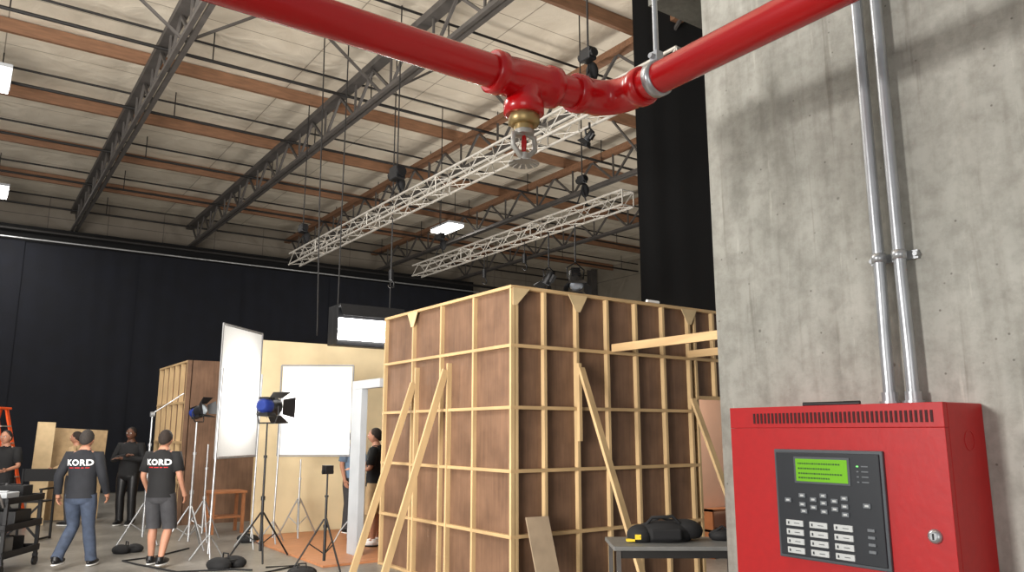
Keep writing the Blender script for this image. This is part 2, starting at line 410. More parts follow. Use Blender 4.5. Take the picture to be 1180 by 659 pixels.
# ------------------------------------------------------------------ stage lamps
def lamp(t,pos,aim,scale=1.,hm=M_black,yoke=True):
    pos=Vector(pos);d=(Vector(aim)-pos).normalized()
    x=d.cross(Z).normalized();z=x.cross(d).normalized()
    R=Matrix((x,d,z)).transposed().to_4x4()
    M=Matrix.Translation(pos)@R@Matrix.Scale(scale,4)
    def A(name,m,fn,**k):
        mb=MB();mb.M=M;fn(mb);return make(mb,name,m,t,**k)
    A('lamp_housing',[hm,M_black],lambda mb:(mb.tube([(0,-.17,0),(0,-.15,0),(0,-.02,0)],[.06,.09,.1],20),mb.tube([(0,-.02,0),(0,.1,0),(0,.16,0)],[.105,.115,.12],20,1),mb.box((0,-.02,-.11),(.14,.2,.05),1),
        [mb.box((0,-.12+.05*i,.1),(.14,.015,.03),1) for i in range(4)]))
    A('lens',M_lens,lambda mb:mb.tube([(0,.15,0),(0,.168,0),(0,.175,0)],[.1,.1,.05],20))
    for k in range(4):
        a=math.pi/2*k
        Rr=Matrix.Rotation(a,4,'Y')
        def bd(mb):
            mb.M=M@Rr
            mb.add([(-.1,.17,.115),(.1,.17,.115),(.14,.33,.21),(-.14,.33,.21),(-.1,.166,.118),(.1,.166,.118),(.14,.326,.214),(-.14,.326,.214)],[(0,1,2,3),(7,6,5,4),(0,4,5,1),(1,5,6,2),(2,6,7,3),(3,7,4,0)])
        A('barn_door',M_black,bd)
    if yoke: A('yoke',M_black,lambda mb:mb.tube([(-.15,0,0),(-.16,0,-.1),(-.12,0,-.22),(.12,0,-.22),(.16,0,-.1),(.15,0,0)],.011,6))
    return M
def hung_lamp(x,y,z,aim,ztop,sc=1.,label='black stage lamp with barn doors hung from the truss'):
    t=thing('stage_lamp',(x,y,z),label,'stage lamp','hung stage lamps')
    lamp(t,(x,y,z),aim,sc,yoke=False)
    one('hanger',M_black,lambda mb:(mb.tube([(x-.15*sc,y,z),(x-.17*sc,y,z+.15*sc),(x,y,z+.25*sc),(x+.17*sc,y,z+.15*sc),(x+.15*sc,y,z)],.012,6),mb.cyl((x,y,z+.24*sc),(x,y,ztop),.014,n=6)),t)
hung_lamp(7.9,9.5,4.12,(6.6,7.6,1),5.01,1.05)
hung_lamp(7.9,10.2,4.25,(7,12,1),5.01,.7)
hung_lamp(5.3,6.1,4.86,(4,9,1),5.01,.35,'small black stage lamp clamped under the silver truss')
def drop_hook(x,y,z0,z1,label):
    t=thing('hanging_hook',(x,y,z0),label,'hook','hanging hooks')
    one('cable',M_steeld,lambda mb:mb.cyl((x,y,z0+.15),(x,y,z1),.01,n=6),t)
    one('hook',M_black,lambda mb:(mb.cyl((x,y,z0+.12),(x,y,z0+.28),.04,n=10),mb.tube([(x,y,z0+.14),(x+.05,y,z0+.08),(x+.05,y,z0+.02),(x,y,z0),(x-.05,y,z0+.03)],.014,6)),t)
drop_hook(5.3,10.85,3.9,5.01,'black rigging hook dangling on a thin cable')
drop_hook(7.9,10.9,4.5,5.01,'black rigging hook dangling on a thin cable')
drop_hook(7.9,12.2,4.45,5.01,'black rigging hook dangling on a thin cable')

# ------------------------------------------------------------------ stud-framed set
TOP=3.25
def gus(mb,P,o):
    a=[P(-.14,TOP-.03),P(.14,TOP-.03),P(.03,TOP-.22),P(-.03,TOP-.22)]
    a=[Vector(q) for q in a]; b=[q+Vector(o) for q in a]
    mb.add(a+b,[(0,1,2,3),(7,6,5,4),(0,4,5,1),(1,5,6,2),(2,6,7,3),(3,7,4,0)])
def set_wall_along_y():
    X=4.7;Y0=6.73;Y1=9.78
    t=thing('set_wall',(X,8.25,0),'unpainted set wall, pine studs over brown plywood','set wall','stud-framed set walls')
    one('plywood_skin',M_ply,lambda mb:mb.bx(X+.05,X+.065,Y0+.02,Y1,0,TOP),t)
    for y in (Y0+.018,Y0+.76,Y0+1.5,Y0+2.22,Y1-.025):
        one('stud',M_pine,lambda mb:mb.bx(X+.002,X+.05,y-.017,y+.017,0,TOP-.04),t)
    for y in (8.04,8.84): one('stud',M_pine,lambda mb:mb.bx(X-.01,X+.048,y-.017,y+.017,0,2.5),t)
    for k in range(6):
        z=max(.02,min(TOP-.02,k*.65))
        one('rail',M_pineh,lambda mb:mb.bx(X,X+.048,Y0,Y1,z-.017,z+.017),t)
    for y in (Y0+2.22,):
        one('gusset',M_plyl,lambda mb:gus(mb,lambda a,z:(X-.01,y+a,z),(.008,0,0)),t)
    one('brace',M_pine,lambda mb:mb.beam((X-.03,8.04,2.42),(X-.72,8.2,.02),.08,.035),t)
    one('brace',M_pine,lambda mb:mb.beam((X-.03,8.84,2.3),(X-.72,8.98,.02),.08,.035),t)
    return t
set_wall_along_y()
def set_wall_along_x():
    Y=6.73;X0=4.7;X1=9.1
    t=thing('set_wall',(6.9,Y,0),'unpainted set wall with doorway, pine studs over brown plywood','set wall','stud-framed set walls')
    D0,D1,DZ=7.55,8.4,2.12
    one('plywood_skin',M_ply,lambda mb:(mb.bx(X0+.05,D0,Y+.06,Y+.075,0,TOP),mb.bx(D0,D1,Y+.06,Y+.075,DZ,TOP),mb.bx(D1,X1,Y+.06,Y+.075,0,TOP)),t)
    xs=[X0+.078]+[X0+.457*i for i in range(1,10)]
    for x in xs:
        z0=DZ+.02 if D0<x<D1 else 0
        one('stud',M_pine,lambda mb:mb.bx(x-.018,x+.018,Y+.002,Y+.06,z0,TOP-.04),t)
    for x in (D0,D1): one('stud',M_pine,lambda mb:mb.bx(x-.018,x+.018,Y+.003,Y+.061,0,TOP-.04),t)
    for k in range(6):
        z=max(.02,min(TOP-.02,k*.65))
        if z<DZ:
            one('rail',M_pineh,lambda mb:mb.bx(X0+.05,D0,Y,Y+.058,z-.018,z+.018),t)
            one('rail',M_pineh,lambda mb:mb.bx(D1,X1,Y,Y+.058,z-.018,z+.018),t)
        else: one('rail',M_pineh,lambda mb:mb.bx(X0+.05,X1,Y,Y+.058,z-.018,z+.018),t)
    one('rail',M_pineh,lambda mb:mb.bx(D0,D1,Y,Y+.058,DZ-.022,DZ+.022),t)
    for x in (X0+.92,X0+2.74):
        one('gusset',M_plyl,lambda mb:gus(mb,lambda a,z:(x+a,Y-.01,z),(0,.008,0)),t)
    one('gusset',M_plyl,lambda mb:gus(mb,lambda a,z:(X0+.02+(0 if a<0 else a*1.6),Y-.01,z),(0,.008,0)),t)
    one('brace',M_pine,lambda mb:mb.beam((X0+.93,Y-.03,2.4),(X0+1.0,Y-.95,.02),.08,.035),t)
    one('brace',M_pine,lambda mb:mb.beam((X0+2.72,Y-.03,2.1),(X0+2.72,Y-.9,.02),.08,.035),t)
    one('stud',M_pine,lambda mb:mb.bx(X0+.89,X0+.93,Y-.04,Y-.0,1.6,2.45),t)
set_wall_along_x()
def outrigger():
    t=thing('outrigger_frame',(6.13,5.6,0),'pale timber rails reaching out from the set wall to posts','timber frame')
    for x in(6.13,7.4):
        one('rail',M_pineh,lambda mb:mb.beam((x,6.72,2.65),(x,4.45,2.65),.04,.09),t)
        one('post',M_pine,lambda mb:mb.bx(x-.02,x+.02,4.36,4.45,0,2.72),t)
    one('rail',M_pineh,lambda mb:mb.bx(6.1,7.45,4.32,4.36,2.6,2.7),t)
outrigger()
one('set_flat',[M_salmon,M_pine],lambda mb:(mb.bx(7.0,10.5,7.72,7.74,0,2.5),[mb.bx(7.2+i*.8,7.24+i*.8,7.74,7.8,0,2.5,1) for i in range(5)]),label='salmon painted set flat behind the doorway',cat='set wall')
def shelf():
    t=thing('shelf_unit',(8.85,7.6,0),'low wooden shelf unit behind the set doorway','shelf')
    for z in(.05,.35,.62): one('shelf',M_tablew,lambda mb:mb.bx(8.6,9.2,7.5,7.7,z,z+.03),t)
    for x in(8.6,9.17): one('side_panel',M_tablew,lambda mb:mb.bx(x,x+.03,7.5,7.7,0,.65),t)
shelf()
one('set_flat',[M_cream,M_pine],lambda mb:(mb.bx(4.15,9,13.4,13.42,0,3.25),[mb.bx(4.15+i*.8,4.19+i*.8,13.42,13.5,0,3.25,1) for i in range(7)]),label='cream painted set wall lit by the lamps',cat='set wall')
def doorfr():
    t=thing('door_frame',(4.72,10.2,0),'grey-white painted doorway flat at the end of the set','door frame')
    one('jamb',M_greyw,lambda mb:mb.bx(4.66,4.76,10.38,10.7,0,2.3),t,bevel=.005)
    one('header',M_greyw,lambda mb:mb.bx(4.66,4.76,9.8,10.7,2.3,2.42),t,bevel=.005)
doorfr()
one('set_floor',M_setfloor,lambda mb:mb.bx(4.0,8.8,9.9,13.36,.002,.03),label='orange-brown wooden floor laid inside the set',cat='wooden floor')
one('leaning_board',M_board,lambda mb:mb.beam((4.96,6.36,.0),(4.99,6.68,.84),.27,.015),label='grey-brown board leaning on the stud wall',cat='board')

def farflat():
    t=thing('set_wall',(3.6,16.5,0),'tall pine-framed set flat, brown plywood face','set wall','stud-framed set walls')
    X=3.5;Y=15.8
    one('plywood_skin',M_ply,lambda mb:(mb.bx(X,X+1.6,Y,Y+.015,0,3.05),mb.bx(X+.08,X+.095,Y,Y+2.6,0,3.05)),t)
    for i in range(6): one('stud',M_pine,lambda mb:mb.bx(X,X+.08,Y+.02+i*.5,Y+.06+i*.5,0,3.05),t)
    for z in(.02,.76,1.5,2.25,3.03): one('rail',M_pineh,lambda mb:mb.bx(X-.002,X+.078,Y+.02,Y+2.58,z-.02,z+.02),t)
farflat()
one('set_flat',M_tan,lambda mb:mb.beam((2.0,17.95,.0),(2.1,18.25,1.75),.95,.03),label='small beige flat standing upright by the crew',cat='set wall')
one('leaning_board',M_plyl,lambda mb:mb.beam((1.35,17.3,.0),(1.42,17.6,1.88),.3,.03),label='pale timber board standing on end',cat='board')

# ------------------------------------------------------------------ stands
def stand(t,x,y,h,spread=.5,m=M_black,rot=0.,low=False):
    one('pole',m,lambda mb:(mb.cyl((x,y,.12),(x,y,h*.45),.02,n=8),mb.cyl((x,y,h*.45),(x,y,h*.75),.016,n=8),mb.cyl((x,y,h*.75),(x,y,h),.012,n=8),mb.cyl((x,y,h*.43),(x,y,h*.46),.03,n=8),mb.cyl((x,y,h*.74),(x,y,h*.76),.026,n=8)),t)
    for k in range(3):
        a=rot+k*2*math.pi/3;dx,dy=math.cos(a),math.sin(a)
        one('leg',m,lambda mb:(mb.cyl((x+dx*.02,y+dy*.02,.62),(x+dx*spread,y+dy*spread,.02),.012,n=6),mb.cyl((x,y,.2),(x+dx*spread*.5,y+dy*spread*.5,.33),.008,n=6)),t)
def sandbag(x,y,z=0,rot=0,label='black sandbag lying on the floor by a stand',k=.75):
    mb=MB();mb.M=Matrix.Translation((x,y,z))@Matrix.Rotation(rot,4,'Z')@Matrix.Scale(k,4)
    f=lambda q:Vector((q.x,q.y,max(q.z,-.6)))
    mb.ell((-.13,0,.06),(.15,.2,.1),14,10,0,f);mb.ell((.13,0,.06),(.15,.2,.09),14,10,0,f)
    mb.box((0,0,.1),(.18,.28,.04));mb.tube([(-.02,-.06,.12),(-.02,-.05,.2),(-.02,.05,.2),(-.02,.06,.12)],.012,6)
    return make(mb,'sandbag',M_rub,label=label,cat='sandbag',group='sandbags')
def floorlamp(x,y,z,aim,sc,hm,label,rot=0,m=M_black,sp=.45):
    t=thing('stage_lamp',(x,y,0),label,'stage lamp','lamps on stands')
    stand(t,x,y,z-.22*sc,sp,m,rot); lamp(t,(x,y,z),aim,sc,hm); return t
floorlamp(3.53,10.96,2.05,(4.75,12.0,2.0),1.05,M_blue,'blue and black fresnel stage lamp with barn doors',.3)
floorlamp(2.96,12.5,2.0,(3.35,11.9,2.2),.72,M_blue,'small stage lamp with blue housing on a silver stand',.9,M_galv,.38)
sandbag(3.0,10.62,0,.4,k=.9); sandbag(3.5,9.3,0,1.2,k=.9); 
def cstand(x,y,h,label,rot=0,arm=None):
    t=thing('light_stand',(x,y,0),label,'light stand','metal light stands')
    stand(t,x,y,h,.35,M_galv,rot)
    if arm: one('arm',M_galv,lambda mb:(mb.cyl((x,y,h-.02),arm,.009,n=6),mb.cyl((x-.03,y,h-.03),(x+.03,y,h-.03),.04,n=10)),t)
cstand(4.75,12.9,1.25,'chrome light stand beside the cream wall',.2)
cstand(3.35,13.3,1.5,'chrome light stand among cables',.5)
cstand(2.5,13.4,2.0,'chrome light stand among cables',1.0,(2.9,13.2,2.3))
t=thing('light_stand',(3.93,9.7,0),'black light stand with weighted base','light stand','metal light stands')
stand(t,3.93,9.7,1.2,.38,M_black,.7); one('mount_head',M_black,lambda mb:(mb.box((3.93,9.7,1.23),(.1,.14,.1)),mb.cyl((3.86,9.7,1.2),(4.0,9.7,1.2),.03)),t)

def panel(name,A,B,z0,z1,clothm,label,fm,leg=.35):
    A=Vector((*A,0));B=Vector((*B,0));c=(A+B)/2
    t=thing(name,(c.x,c.y,0),label,'diffusion panel','diffusion panels')
    P=lambda a,z:(A+(B-A)*a)+Vector((0,0,z))
    one('cloth',clothm,lambda mb:mb.quad(P(.02,z0+.02),P(.98,z0+.02),P(.98,z1-.02),P(.02,z1-.02)),t)
    one('frame',fm,lambda mb:(mb.cyl(P(0,z0),P(0,z1),.013,n=8),mb.cyl(P(1,z0),P(1,z1),.013,n=8),mb.cyl(P(0,z0),P(1,z0),.013,n=8),mb.cyl(P(0,z1),P(1,z1),.013,n=8)),t)
    for a in (0,1):
        p=P(a,0)
        one('stand_pole',M_galv,lambda mb:mb.cyl(p+Vector((0,0,.1)),P(a,(z0+z1)/2+.3)+Vector((.02,-.03,0)),.014,n=8),t)
        for k in range(3):
            an=k*2*math.pi/3+.4
            one('stand_leg',M_galv,lambda mb:mb.tube([p+Vector((0,0,.35)),p+Vector((math.cos(an)*.12,math.sin(an)*.12,.2)),p+Vector((math.cos(an)*leg,math.sin(an)*leg,.015))],.011,6),t)
    return t
panel('diffusion_panel',(2.93,11.26),(3.76,12.14),1.34,3.2,M_cloth,'tall white diffusion panel glowing from a lamp behind',M_frame,.25)
panel('bounce_panel',(4.16,12.35),(5.1,11.69),1.33,2.74,M_bounce,'square white bounce panel brightly lit',M_frame,.22)
sandbag(2.2,12.75,0,.2); sandbag(3.95,12.9,0,1.5)

def softlight():
    x0,x1,y0,y1,z0,z1=4.9,6.05,11.95,12.35,3.1,3.75
    t=thing('soft_light',((x0+x1)/2,12.1,z0),'black hanging soft light with glowing white face','soft light')
    one('housing',M_black,lambda mb:(mb.bx(x0,x1,y0+.2,y1,z0,z1),mb.bx(x0,x1,y0-.1,y0+.2,z1-.03,z1),mb.bx(x0,x0+.02,y0,y0+.2,z0,z1),mb.bx(x1-.02,x1,y0,y0+.2,z0,z1)),t,bevel=.01)
    one('diffuser',mat('soft_light_face',s(255,255,255),.5,0,0,4,emis=(1,.98,.95),es=20),lambda mb:mb.bx(x0+.08,x1-.05,y0+.13,y0+.18,z0+.1,z1-.2),t)
    one('skirt',M_rub,lambda mb:mb.add([(x0,y0-.1,z1),(x1,y0-.1,z1),(x1,y0-.2,z1-.2),(x0,y0-.2,z1-.2),(x0,y0-.11,z1),(x1,y0-.11,z1),(x1,y0-.21,z1-.2),(x0,y0-.21,z1-.2)],[(0,1,2,3),(7,6,5,4),(0,4,5,1),(1,5,6,2),(2,6,7,3),(3,7,4,0)]),t)
    for x in(x0+.1,x1-.1): one('suspension_cable',M_steeld,lambda mb:mb.cyl((x,12.2,z1-.02),(x,12.2,8.61),.012,n=6),t)
softlight()
one('hanging_cable',M_steeld,lambda mb:mb.tube([(4.55,12.2,8.6),(4.6,12.2,5.5),(4.66,12.2,3.4),(4.7,12.3,3.26)],.012,6),label='thin dark cable dropping from the roof to the set',cat='cable')

def woodtable(x,y,m,lab,w=.3):
    t=thing('wooden_table',(x,y,0.03 if x>4 else 0),lab,'table')
    one('table_top',m,lambda mb:mb.bx(x-w,x+w,y-.25,y+.25,.66,.7),t,bevel=.006)
    for a in(-w+.05,w-.05):
        for b in(-.2,.2): one('leg',m,lambda mb:mb.bx(x+a-.025,x+a+.025,y+b-.025,y+b+.025,.03 if x>4 else 0,.66),t)
    one('shelf',m,lambda mb:mb.bx(x-w+.05,x+w-.05,y-.2,y+.2,.25,.28),t)
woodtable(3.95,14.3,M_tablew,'small orange-brown wooden table')
woodtable(6.35,12.7,M_tablew,'wooden side table cluttered inside the set',.35)
for i,(a,b,h,m) in enumerate(((-.2,.05,.22,M_white),(.0,-.08,.14,M_orange),(.2,.05,.28,M_black))):
    one('storage_box',m,lambda mb:(mb.bx(6.35+a-.07,6.35+a+.07,12.7+b-.07,12.7+b+.07,.702,.702+h)),label=('white','orange','black')[i]+' small box standing on the side table',cat='box',bevel=.01)
one('floor_cable',M_rub,lambda mb:mb.tube([(3.2,10.2,.012),(3.0,10.4,.012),(2.4,10.6,.012),(2.1,11.5,.012),(2.0,11.9,.012),(2.4,12.0,.012),(3.0,12.6,.012)],.011,6),label='black power cable snaking over the floor',cat='cable')
one('floor_cable',M_rub,lambda mb:mb.tube([(3.4,10.3,.012),(3.8,10.2,.012),(3.2,9.9,.012),(3.5,9.6,.012),(3.2,9.4,.012),(2.6,9.9,.012)],.011,6),label='black power cable snaking over the floor',cat='cable')

# ------------------------------------------------------------------ cart, chair, ladder
def cart():
    x,y=.62,12.05
    t=thing('utility_cart',(x,y,0),'black three-shelf utility cart loaded with gear','cart')
    R=Matrix.Translation((x,y,0))@Matrix.Rotation(math.radians(-30),4,'Z')
    def A(n,m,fn,**k):
        mb=MB();mb.M=R;fn(mb);return make(mb,n,m,t,**k)
    for z in(.2,.52,.84): A('shelf',M_black,lambda mb:(mb.box((0,0,z),(.5,.9,.03)),mb.box((.24,0,z+.03),(.02,.9,.07)),mb.box((-.24,0,z+.03),(.02,.9,.07)),mb.box((0,.44,z+.03),(.5,.02,.07)),mb.box((0,-.44,z+.03),(.5,.02,.07))),bevel=.004)
    for a in(-.22,.22):
        for b in(-.41,.41):
            A('post',M_black,lambda mb:mb.box((a,b,.5),(.04,.04,.7)))
            A('caster',M_black,lambda mb:(mb.cyl((a-.015,b,.06),(a+.015,b,.06),.06,n=16),mb.box((a,b,.13),(.05,.05,.04))))
    A('handle',M_steel,lambda mb:mb.tube([(-.2,-.45,.8),(-.2,-.56,.95),(.2,-.56,.95),(.2,-.45,.8)],.015,8))
    for i,(a,b,z,d,m) in enumerate([(0,.2,.86,(.3,.25,.16),M_rub),(.05,-.2,.86,(.25,.3,.1),M_greyw),(0,.1,.54,(.35,.4,.18),M_black),(.05,-.25,.22,(.3,.25,.2),M_table),(-.05,.2,.22,(.3,.3,.16),M_rub)]):
        mb=MB();mb.M=R;mb.box((a,b,z+d[2]/2),d);mb.box((a,b,z+d[2]+.008),(d[0]*.5,d[1]*.2,.02))
        make(mb,'equipment_case',m,label='small equipment case resting on the cart shelf',cat='case',bevel=.01,group='cases on the cart')
cart()
def chair(x,y,rot):
    t=thing('folding_chair',(x,y,0),'black canvas folding director chair','chair')
    R=Matrix.Translation((x,y,0))@Matrix.Rotation(rot,4,'Z')
    def A(n,m,fn,**k):
        mb=MB();mb.M=R;fn(mb);return make(mb,n,m,t,**k)
    A('seat',M_rub,lambda mb:mb.box((0,0,.6),(.5,.42,.02)))
    A('backrest',M_rub,lambda mb:mb.box((0,-.22,1.0),(.52,.02,.2)))
    for a in(-.26,.26):
        A('arm_rest',M_black,lambda mb:mb.box((a,0,.8),(.05,.46,.025)))
        A('leg',M_black,lambda mb:(mb.beam((a,-.21,0),(a,-.21,1.1),.03,.03),mb.beam((a,.21,0),(a,.21,.8),.03,.03),mb.beam((a,-.21,.03),(a,.21,.03),.03,.03)))
    A('cross_brace',M_black,lambda mb:(mb.beam((-.26,.2,.05),(.26,.2,.58),.02,.03),mb.beam((.26,.17,.05),(-.26,.17,.58),.02,.03)))
chair(1.1,15.1,2.6); 
def ladder():
    x,y=.6,17.1
    t=thing('step_ladder',(x,y,0),'orange fibreglass step ladder','ladder')
    R=Matrix.Translation((x,y,0))@Matrix.Rotation(math.radians(60),4,'Z')
    def A(n,m,fn,**k):
        mb=MB();mb.M=R;fn(mb);return make(mb,n,m,t,**k)
    for a in(-1,1):
        A('side_rail',M_orange,lambda mb:mb.beam((a*.28,-.55,0),(a*.17,-.05,2.1),.08,.03))
        A('rear_rail',M_orange,lambda mb:mb.beam((a*.26,.5,0),(a*.17,.05,2.1),.05,.03))
    for i in range(1,7):
        f=i/7; A('step',M_alu,lambda mb:mb.box((0,-.55+.5*f,2.1*f),(.5-.2*f,.09,.02)))
    A('top_cap',M_orange,lambda mb:mb.box((0,0,2.12),(.42,.24,.04)),bevel=.01)
ladder()

# ------------------------------------------------------------------ work table with bag
TR=Matrix.Translation((5.2,4.96,0))@Matrix.Rotation(math.radians(-35),4,'Z')
def worktable():
    t=thing('work_table',(5.2,4.96,0),'grey utility table with dark metal legs','table')
    def A(n,m,fn,**k):
        mb=MB();mb.M=TR;fn(mb);return make(mb,n,m,t,**k)
    A('table_top',M_table,lambda mb:mb.box((0,0,.75),(1.15,.62,.035)),bevel=.006)
    A('apron',M_steeld,lambda mb:(mb.box((0,-.27,.7),(1.05,.02,.06)),mb.box((0,.27,.7),(1.05,.02,.06))))
    A('lower_shelf',M_table,lambda mb:mb.box((0,0,.25),(1.05,.5,.02)))
    for a in(-.53,.53):
        for b in(-.27,.27): A('leg',M_steel,lambda mb:mb.box((a,b,.366),(.035,.035,.732)))
worktable()
def bag():
    t=thing('camera_bag',TR@Vector((-.02,.02,.768)),'black soft equipment bag lying open with yellow tags','bag')
    def A(n,m,fn,**k):
        mb=MB();mb.M=TR@Matrix.Translation((-.1,.05,.768));fn(mb);return make(mb,n,m,t,**k)
    f=lambda q:Vector((q.x,q.y,max(q.z,-.55)))
    A('bag_body',M_rub,lambda mb:(mb.ell((0,0,.06),(.27,.17,.11),20,12,0,f),mb.ell((.2,.03,.08),(.16,.14,.1),14,10,0,f),mb.ell((-.2,-.03,.05),(.12,.14,.09),14,10,0,f)))
    A('handle',M_rub,lambda mb:(mb.tube([(-.15,-.05,.14),(-.1,-.06,.2),(.08,-.06,.21),(.14,-.05,.15)],.014,8),mb.tube([(-.1,.07,.14),(0,.08,.19),(.12,.07,.15)],.014,8)))
    A('pocket',M_rub,lambda mb:mb.box((0,-.155,.07),(.26,.05,.09)),bevel=.015)
    A('tag',M_yellow,lambda mb:(mb.box((-.24,-.16,.05),(.05,.012,.04)),mb.box((-.3,-.12,.02),(.07,.05,.02))))
bag()
mb=MB();mb.M=TR@Matrix.Translation((.42,.1,.768));mb.ell((0,0,.04),(.11,.1,.055),14,8,0,lambda q:Vector((q.x,q.y,max(q.z,-.7))));mb.tube([(-.1,-.03,.05),(0,-.05,.12),(.1,-.02,.05)],.012,6)
make(mb,'pouch',M_rub,label='small black pouch on the grey table',cat='pouch')
one('paper_roll',M_white,lambda mb:mb.cyl((6.75,6.77,3.27),(6.95,6.77,3.27),.02,n=10),label='small white roll resting on the set wall top',cat='roll')

# ------------------------------------------------------------------ sprinkler pipe
def pipe():
    t=thing('sprinkler_pipe',(1.0,1.2,2.3),'glossy red fire sprinkler pipe with tee and elbow','pipe')
    r=.035
    T=Vector((.918,1.267,2.438));E=Vector((1.172,1.267,2.456))
    Lf=Vector((-2.2,1.267,2.458));Rr=Vector((1.172,-2.0,2.456))
    dl=(Lf-T).normalized();de=(E-T).normalized();dr=(Rr-E).normalized()
    one('pipe_run',M_red,lambda mb:mb.cyl(T+dl*.03,Lf,r,n=32),t)
    one('pipe_run',M_red,lambda mb:mb.cyl(E+dr*.09,Rr,r,n=32),t)
    one('pipe_run',M_red,lambda mb:mb.cyl(T+de*.03,E-de*.06,r,n=32),t)
    def tee(mb):
        mb.tube([T+dl*.085,T+dl*.082,T+dl*.06,T+dl*.055,T+dl*.02,T+de*.02,T+de*.055,T+de*.06,T+de*.082,T+de*.085],[.042,.046,.046,.041,.044,.044,.041,.046,.046,.042],32)
        mb.tube([T,T-Z*.045,T-Z*.05,T-Z*.075,T-Z*.078],[.04,.038,.043,.043,.038],32)
    one('tee_fitting',M_red,tee,t)
    pts=[];rr=[]
    a=E-de*.12
    pts.append(a);rr.append(.041);pts.append(a+de*.003);rr.append(.044);pts.append(a+de*.025);rr.append(.044);pts.append(a+de*.03);rr.append(.041)
    p0=E-de*.075;p2=E+dr*.075
    for i in range(13):
        u=i/12;pts.append(p0*(1-u)**2+E*2*u*(1-u)+p2*u*u);rr.append(.04)
    b=E+dr*.11
    for d,q in((-.027,.041),(-.022,.044),(-.003,.044),(0,.041)): pts.append(b+dr*d);rr.append(q)
    one('elbow_fitting',M_red,lambda mb:mb.tube(pts,rr,32),t)
    sp=one('sprinkler_head',M_alu,lambda mb:(
        mb.tube([T-Z*.118,T-Z*.124+Vector((.027,0,0)),T-Z*.15+Vector((.028,0,0)),T-Z*.172+Vector((.006,0,0))],.006,8),
        mb.tube([T-Z*.118,T-Z*.124-Vector((.027,0,0)),T-Z*.15-Vector((.028,0,0)),T-Z*.172-Vector((.006,0,0))],.006,8),
        mb.cyl(T-Z*.162,T-Z*.178,.01,n=12),mb.cyl(T-Z*.112,T-Z*.122,.022,n=8)),t,label='polished pendent sprinkler frame')
    one('threaded_adapter',M_brass,lambda mb:(mb.tube([T-Z*.075,T-Z*.082,T-Z*.098,T-Z*.101],[.032,.034,.034,.028],8),mb.cyl(T-Z*.098,T-Z*.112,.022,n=16)),sp,label='brass threaded adapter')
    def defl(mb):
        mb.cyl(T-Z*.178,T-Z*.181,.016,n=24)
        for i in range(12):
            an=i*math.pi/6;d=Vector((math.cos(an),math.sin(an),0));q=Vector((-d.y,d.x,0))
            a=T-Z*.178+d*.014;b_=T-Z*.184+d*.032
            mb.add([a-q*.003,a+q*.003,b_+q*.006,b_-q*.006,a-q*.003-Z*.002,a+q*.003-Z*.002,b_+q*.006-Z*.002,b_-q*.006-Z*.002],[(0,1,2,3),(7,6,5,4),(0,4,5,1),(1,5,6,2),(2,6,7,3),(3,7,4,0)])
    one('deflector',M_alu,defl,sp)
    one('glass_bulb',M_glassred,lambda mb:mb.ell(T-Z*.14,(.006,.006,.022),10,8),sp,label='red glass bulb')
    h=E+dr*.145
    t2=thing('pipe_hanger',h-Z*.045,'galvanised pipe clamp with threaded rod around the red pipe','pipe hanger')
    one('clamp_ring',M_galv,lambda mb:(mb.tube([h+dr*-.011,h+dr*-.010999,h+dr*.011,h+dr*.011001],[.036,.0395,.0395,.036],32),mb.box(h+Z*.05,(.02,.022,.024)),mb.cyl(h+Z*.05-Vector((.02,0,0)),h+Z*.05+Vector((.02,0,0)),.006)),t2,bevel=0)
    one('threaded_rod',M_galv,lambda mb:mb.cyl(h+Z*.06,h+Z*6.164,.006,n=8),t2)
pipe()

# ------------------------------------------------------------------ conduits
def conduits():
    for i,(y,yb) in enumerate(((.828,.83),(.786,.784))):
        t=thing('conduit',(1.474,y,1.752),'galvanised metal electrical conduit fixed to the concrete wall','conduit','wall conduits')
        one('tube',M_galv,lambda mb:mb.tube([(1.474,y,4.4),(1.474,y,2.3),(1.474,y,2.0),(1.474,yb,1.86),(1.474,yb,1.752)],.0115,16),t)
        one('connector',M_galv,lambda mb:(mb.cyl((1.474,yb,1.753),(1.474,yb,1.775),.015,n=16),mb.cyl((1.474,yb,1.752),(1.474,yb,1.758),.019,n=6)),t)
    mb=MB()
    for z in(2.04,):
        mb.box((1.496,.807,z),(.008,.096,.017)); 
        for y in(.828,.786): mb.tube([(1.474,y,z-.009),(1.474,y,z-.0089),(1.474,y,z+.0089),(1.474,y,z+.009)],[.0118,.0138,.0138,.0118],20)
        for y in(.852,.762): mb.cyl((1.5,y,z),(1.486,y,z),.005,n=6)
    make(mb,'conduit_strap',M_galv,label='double metal strap clamping the conduits to concrete',cat='strap')
conduits()

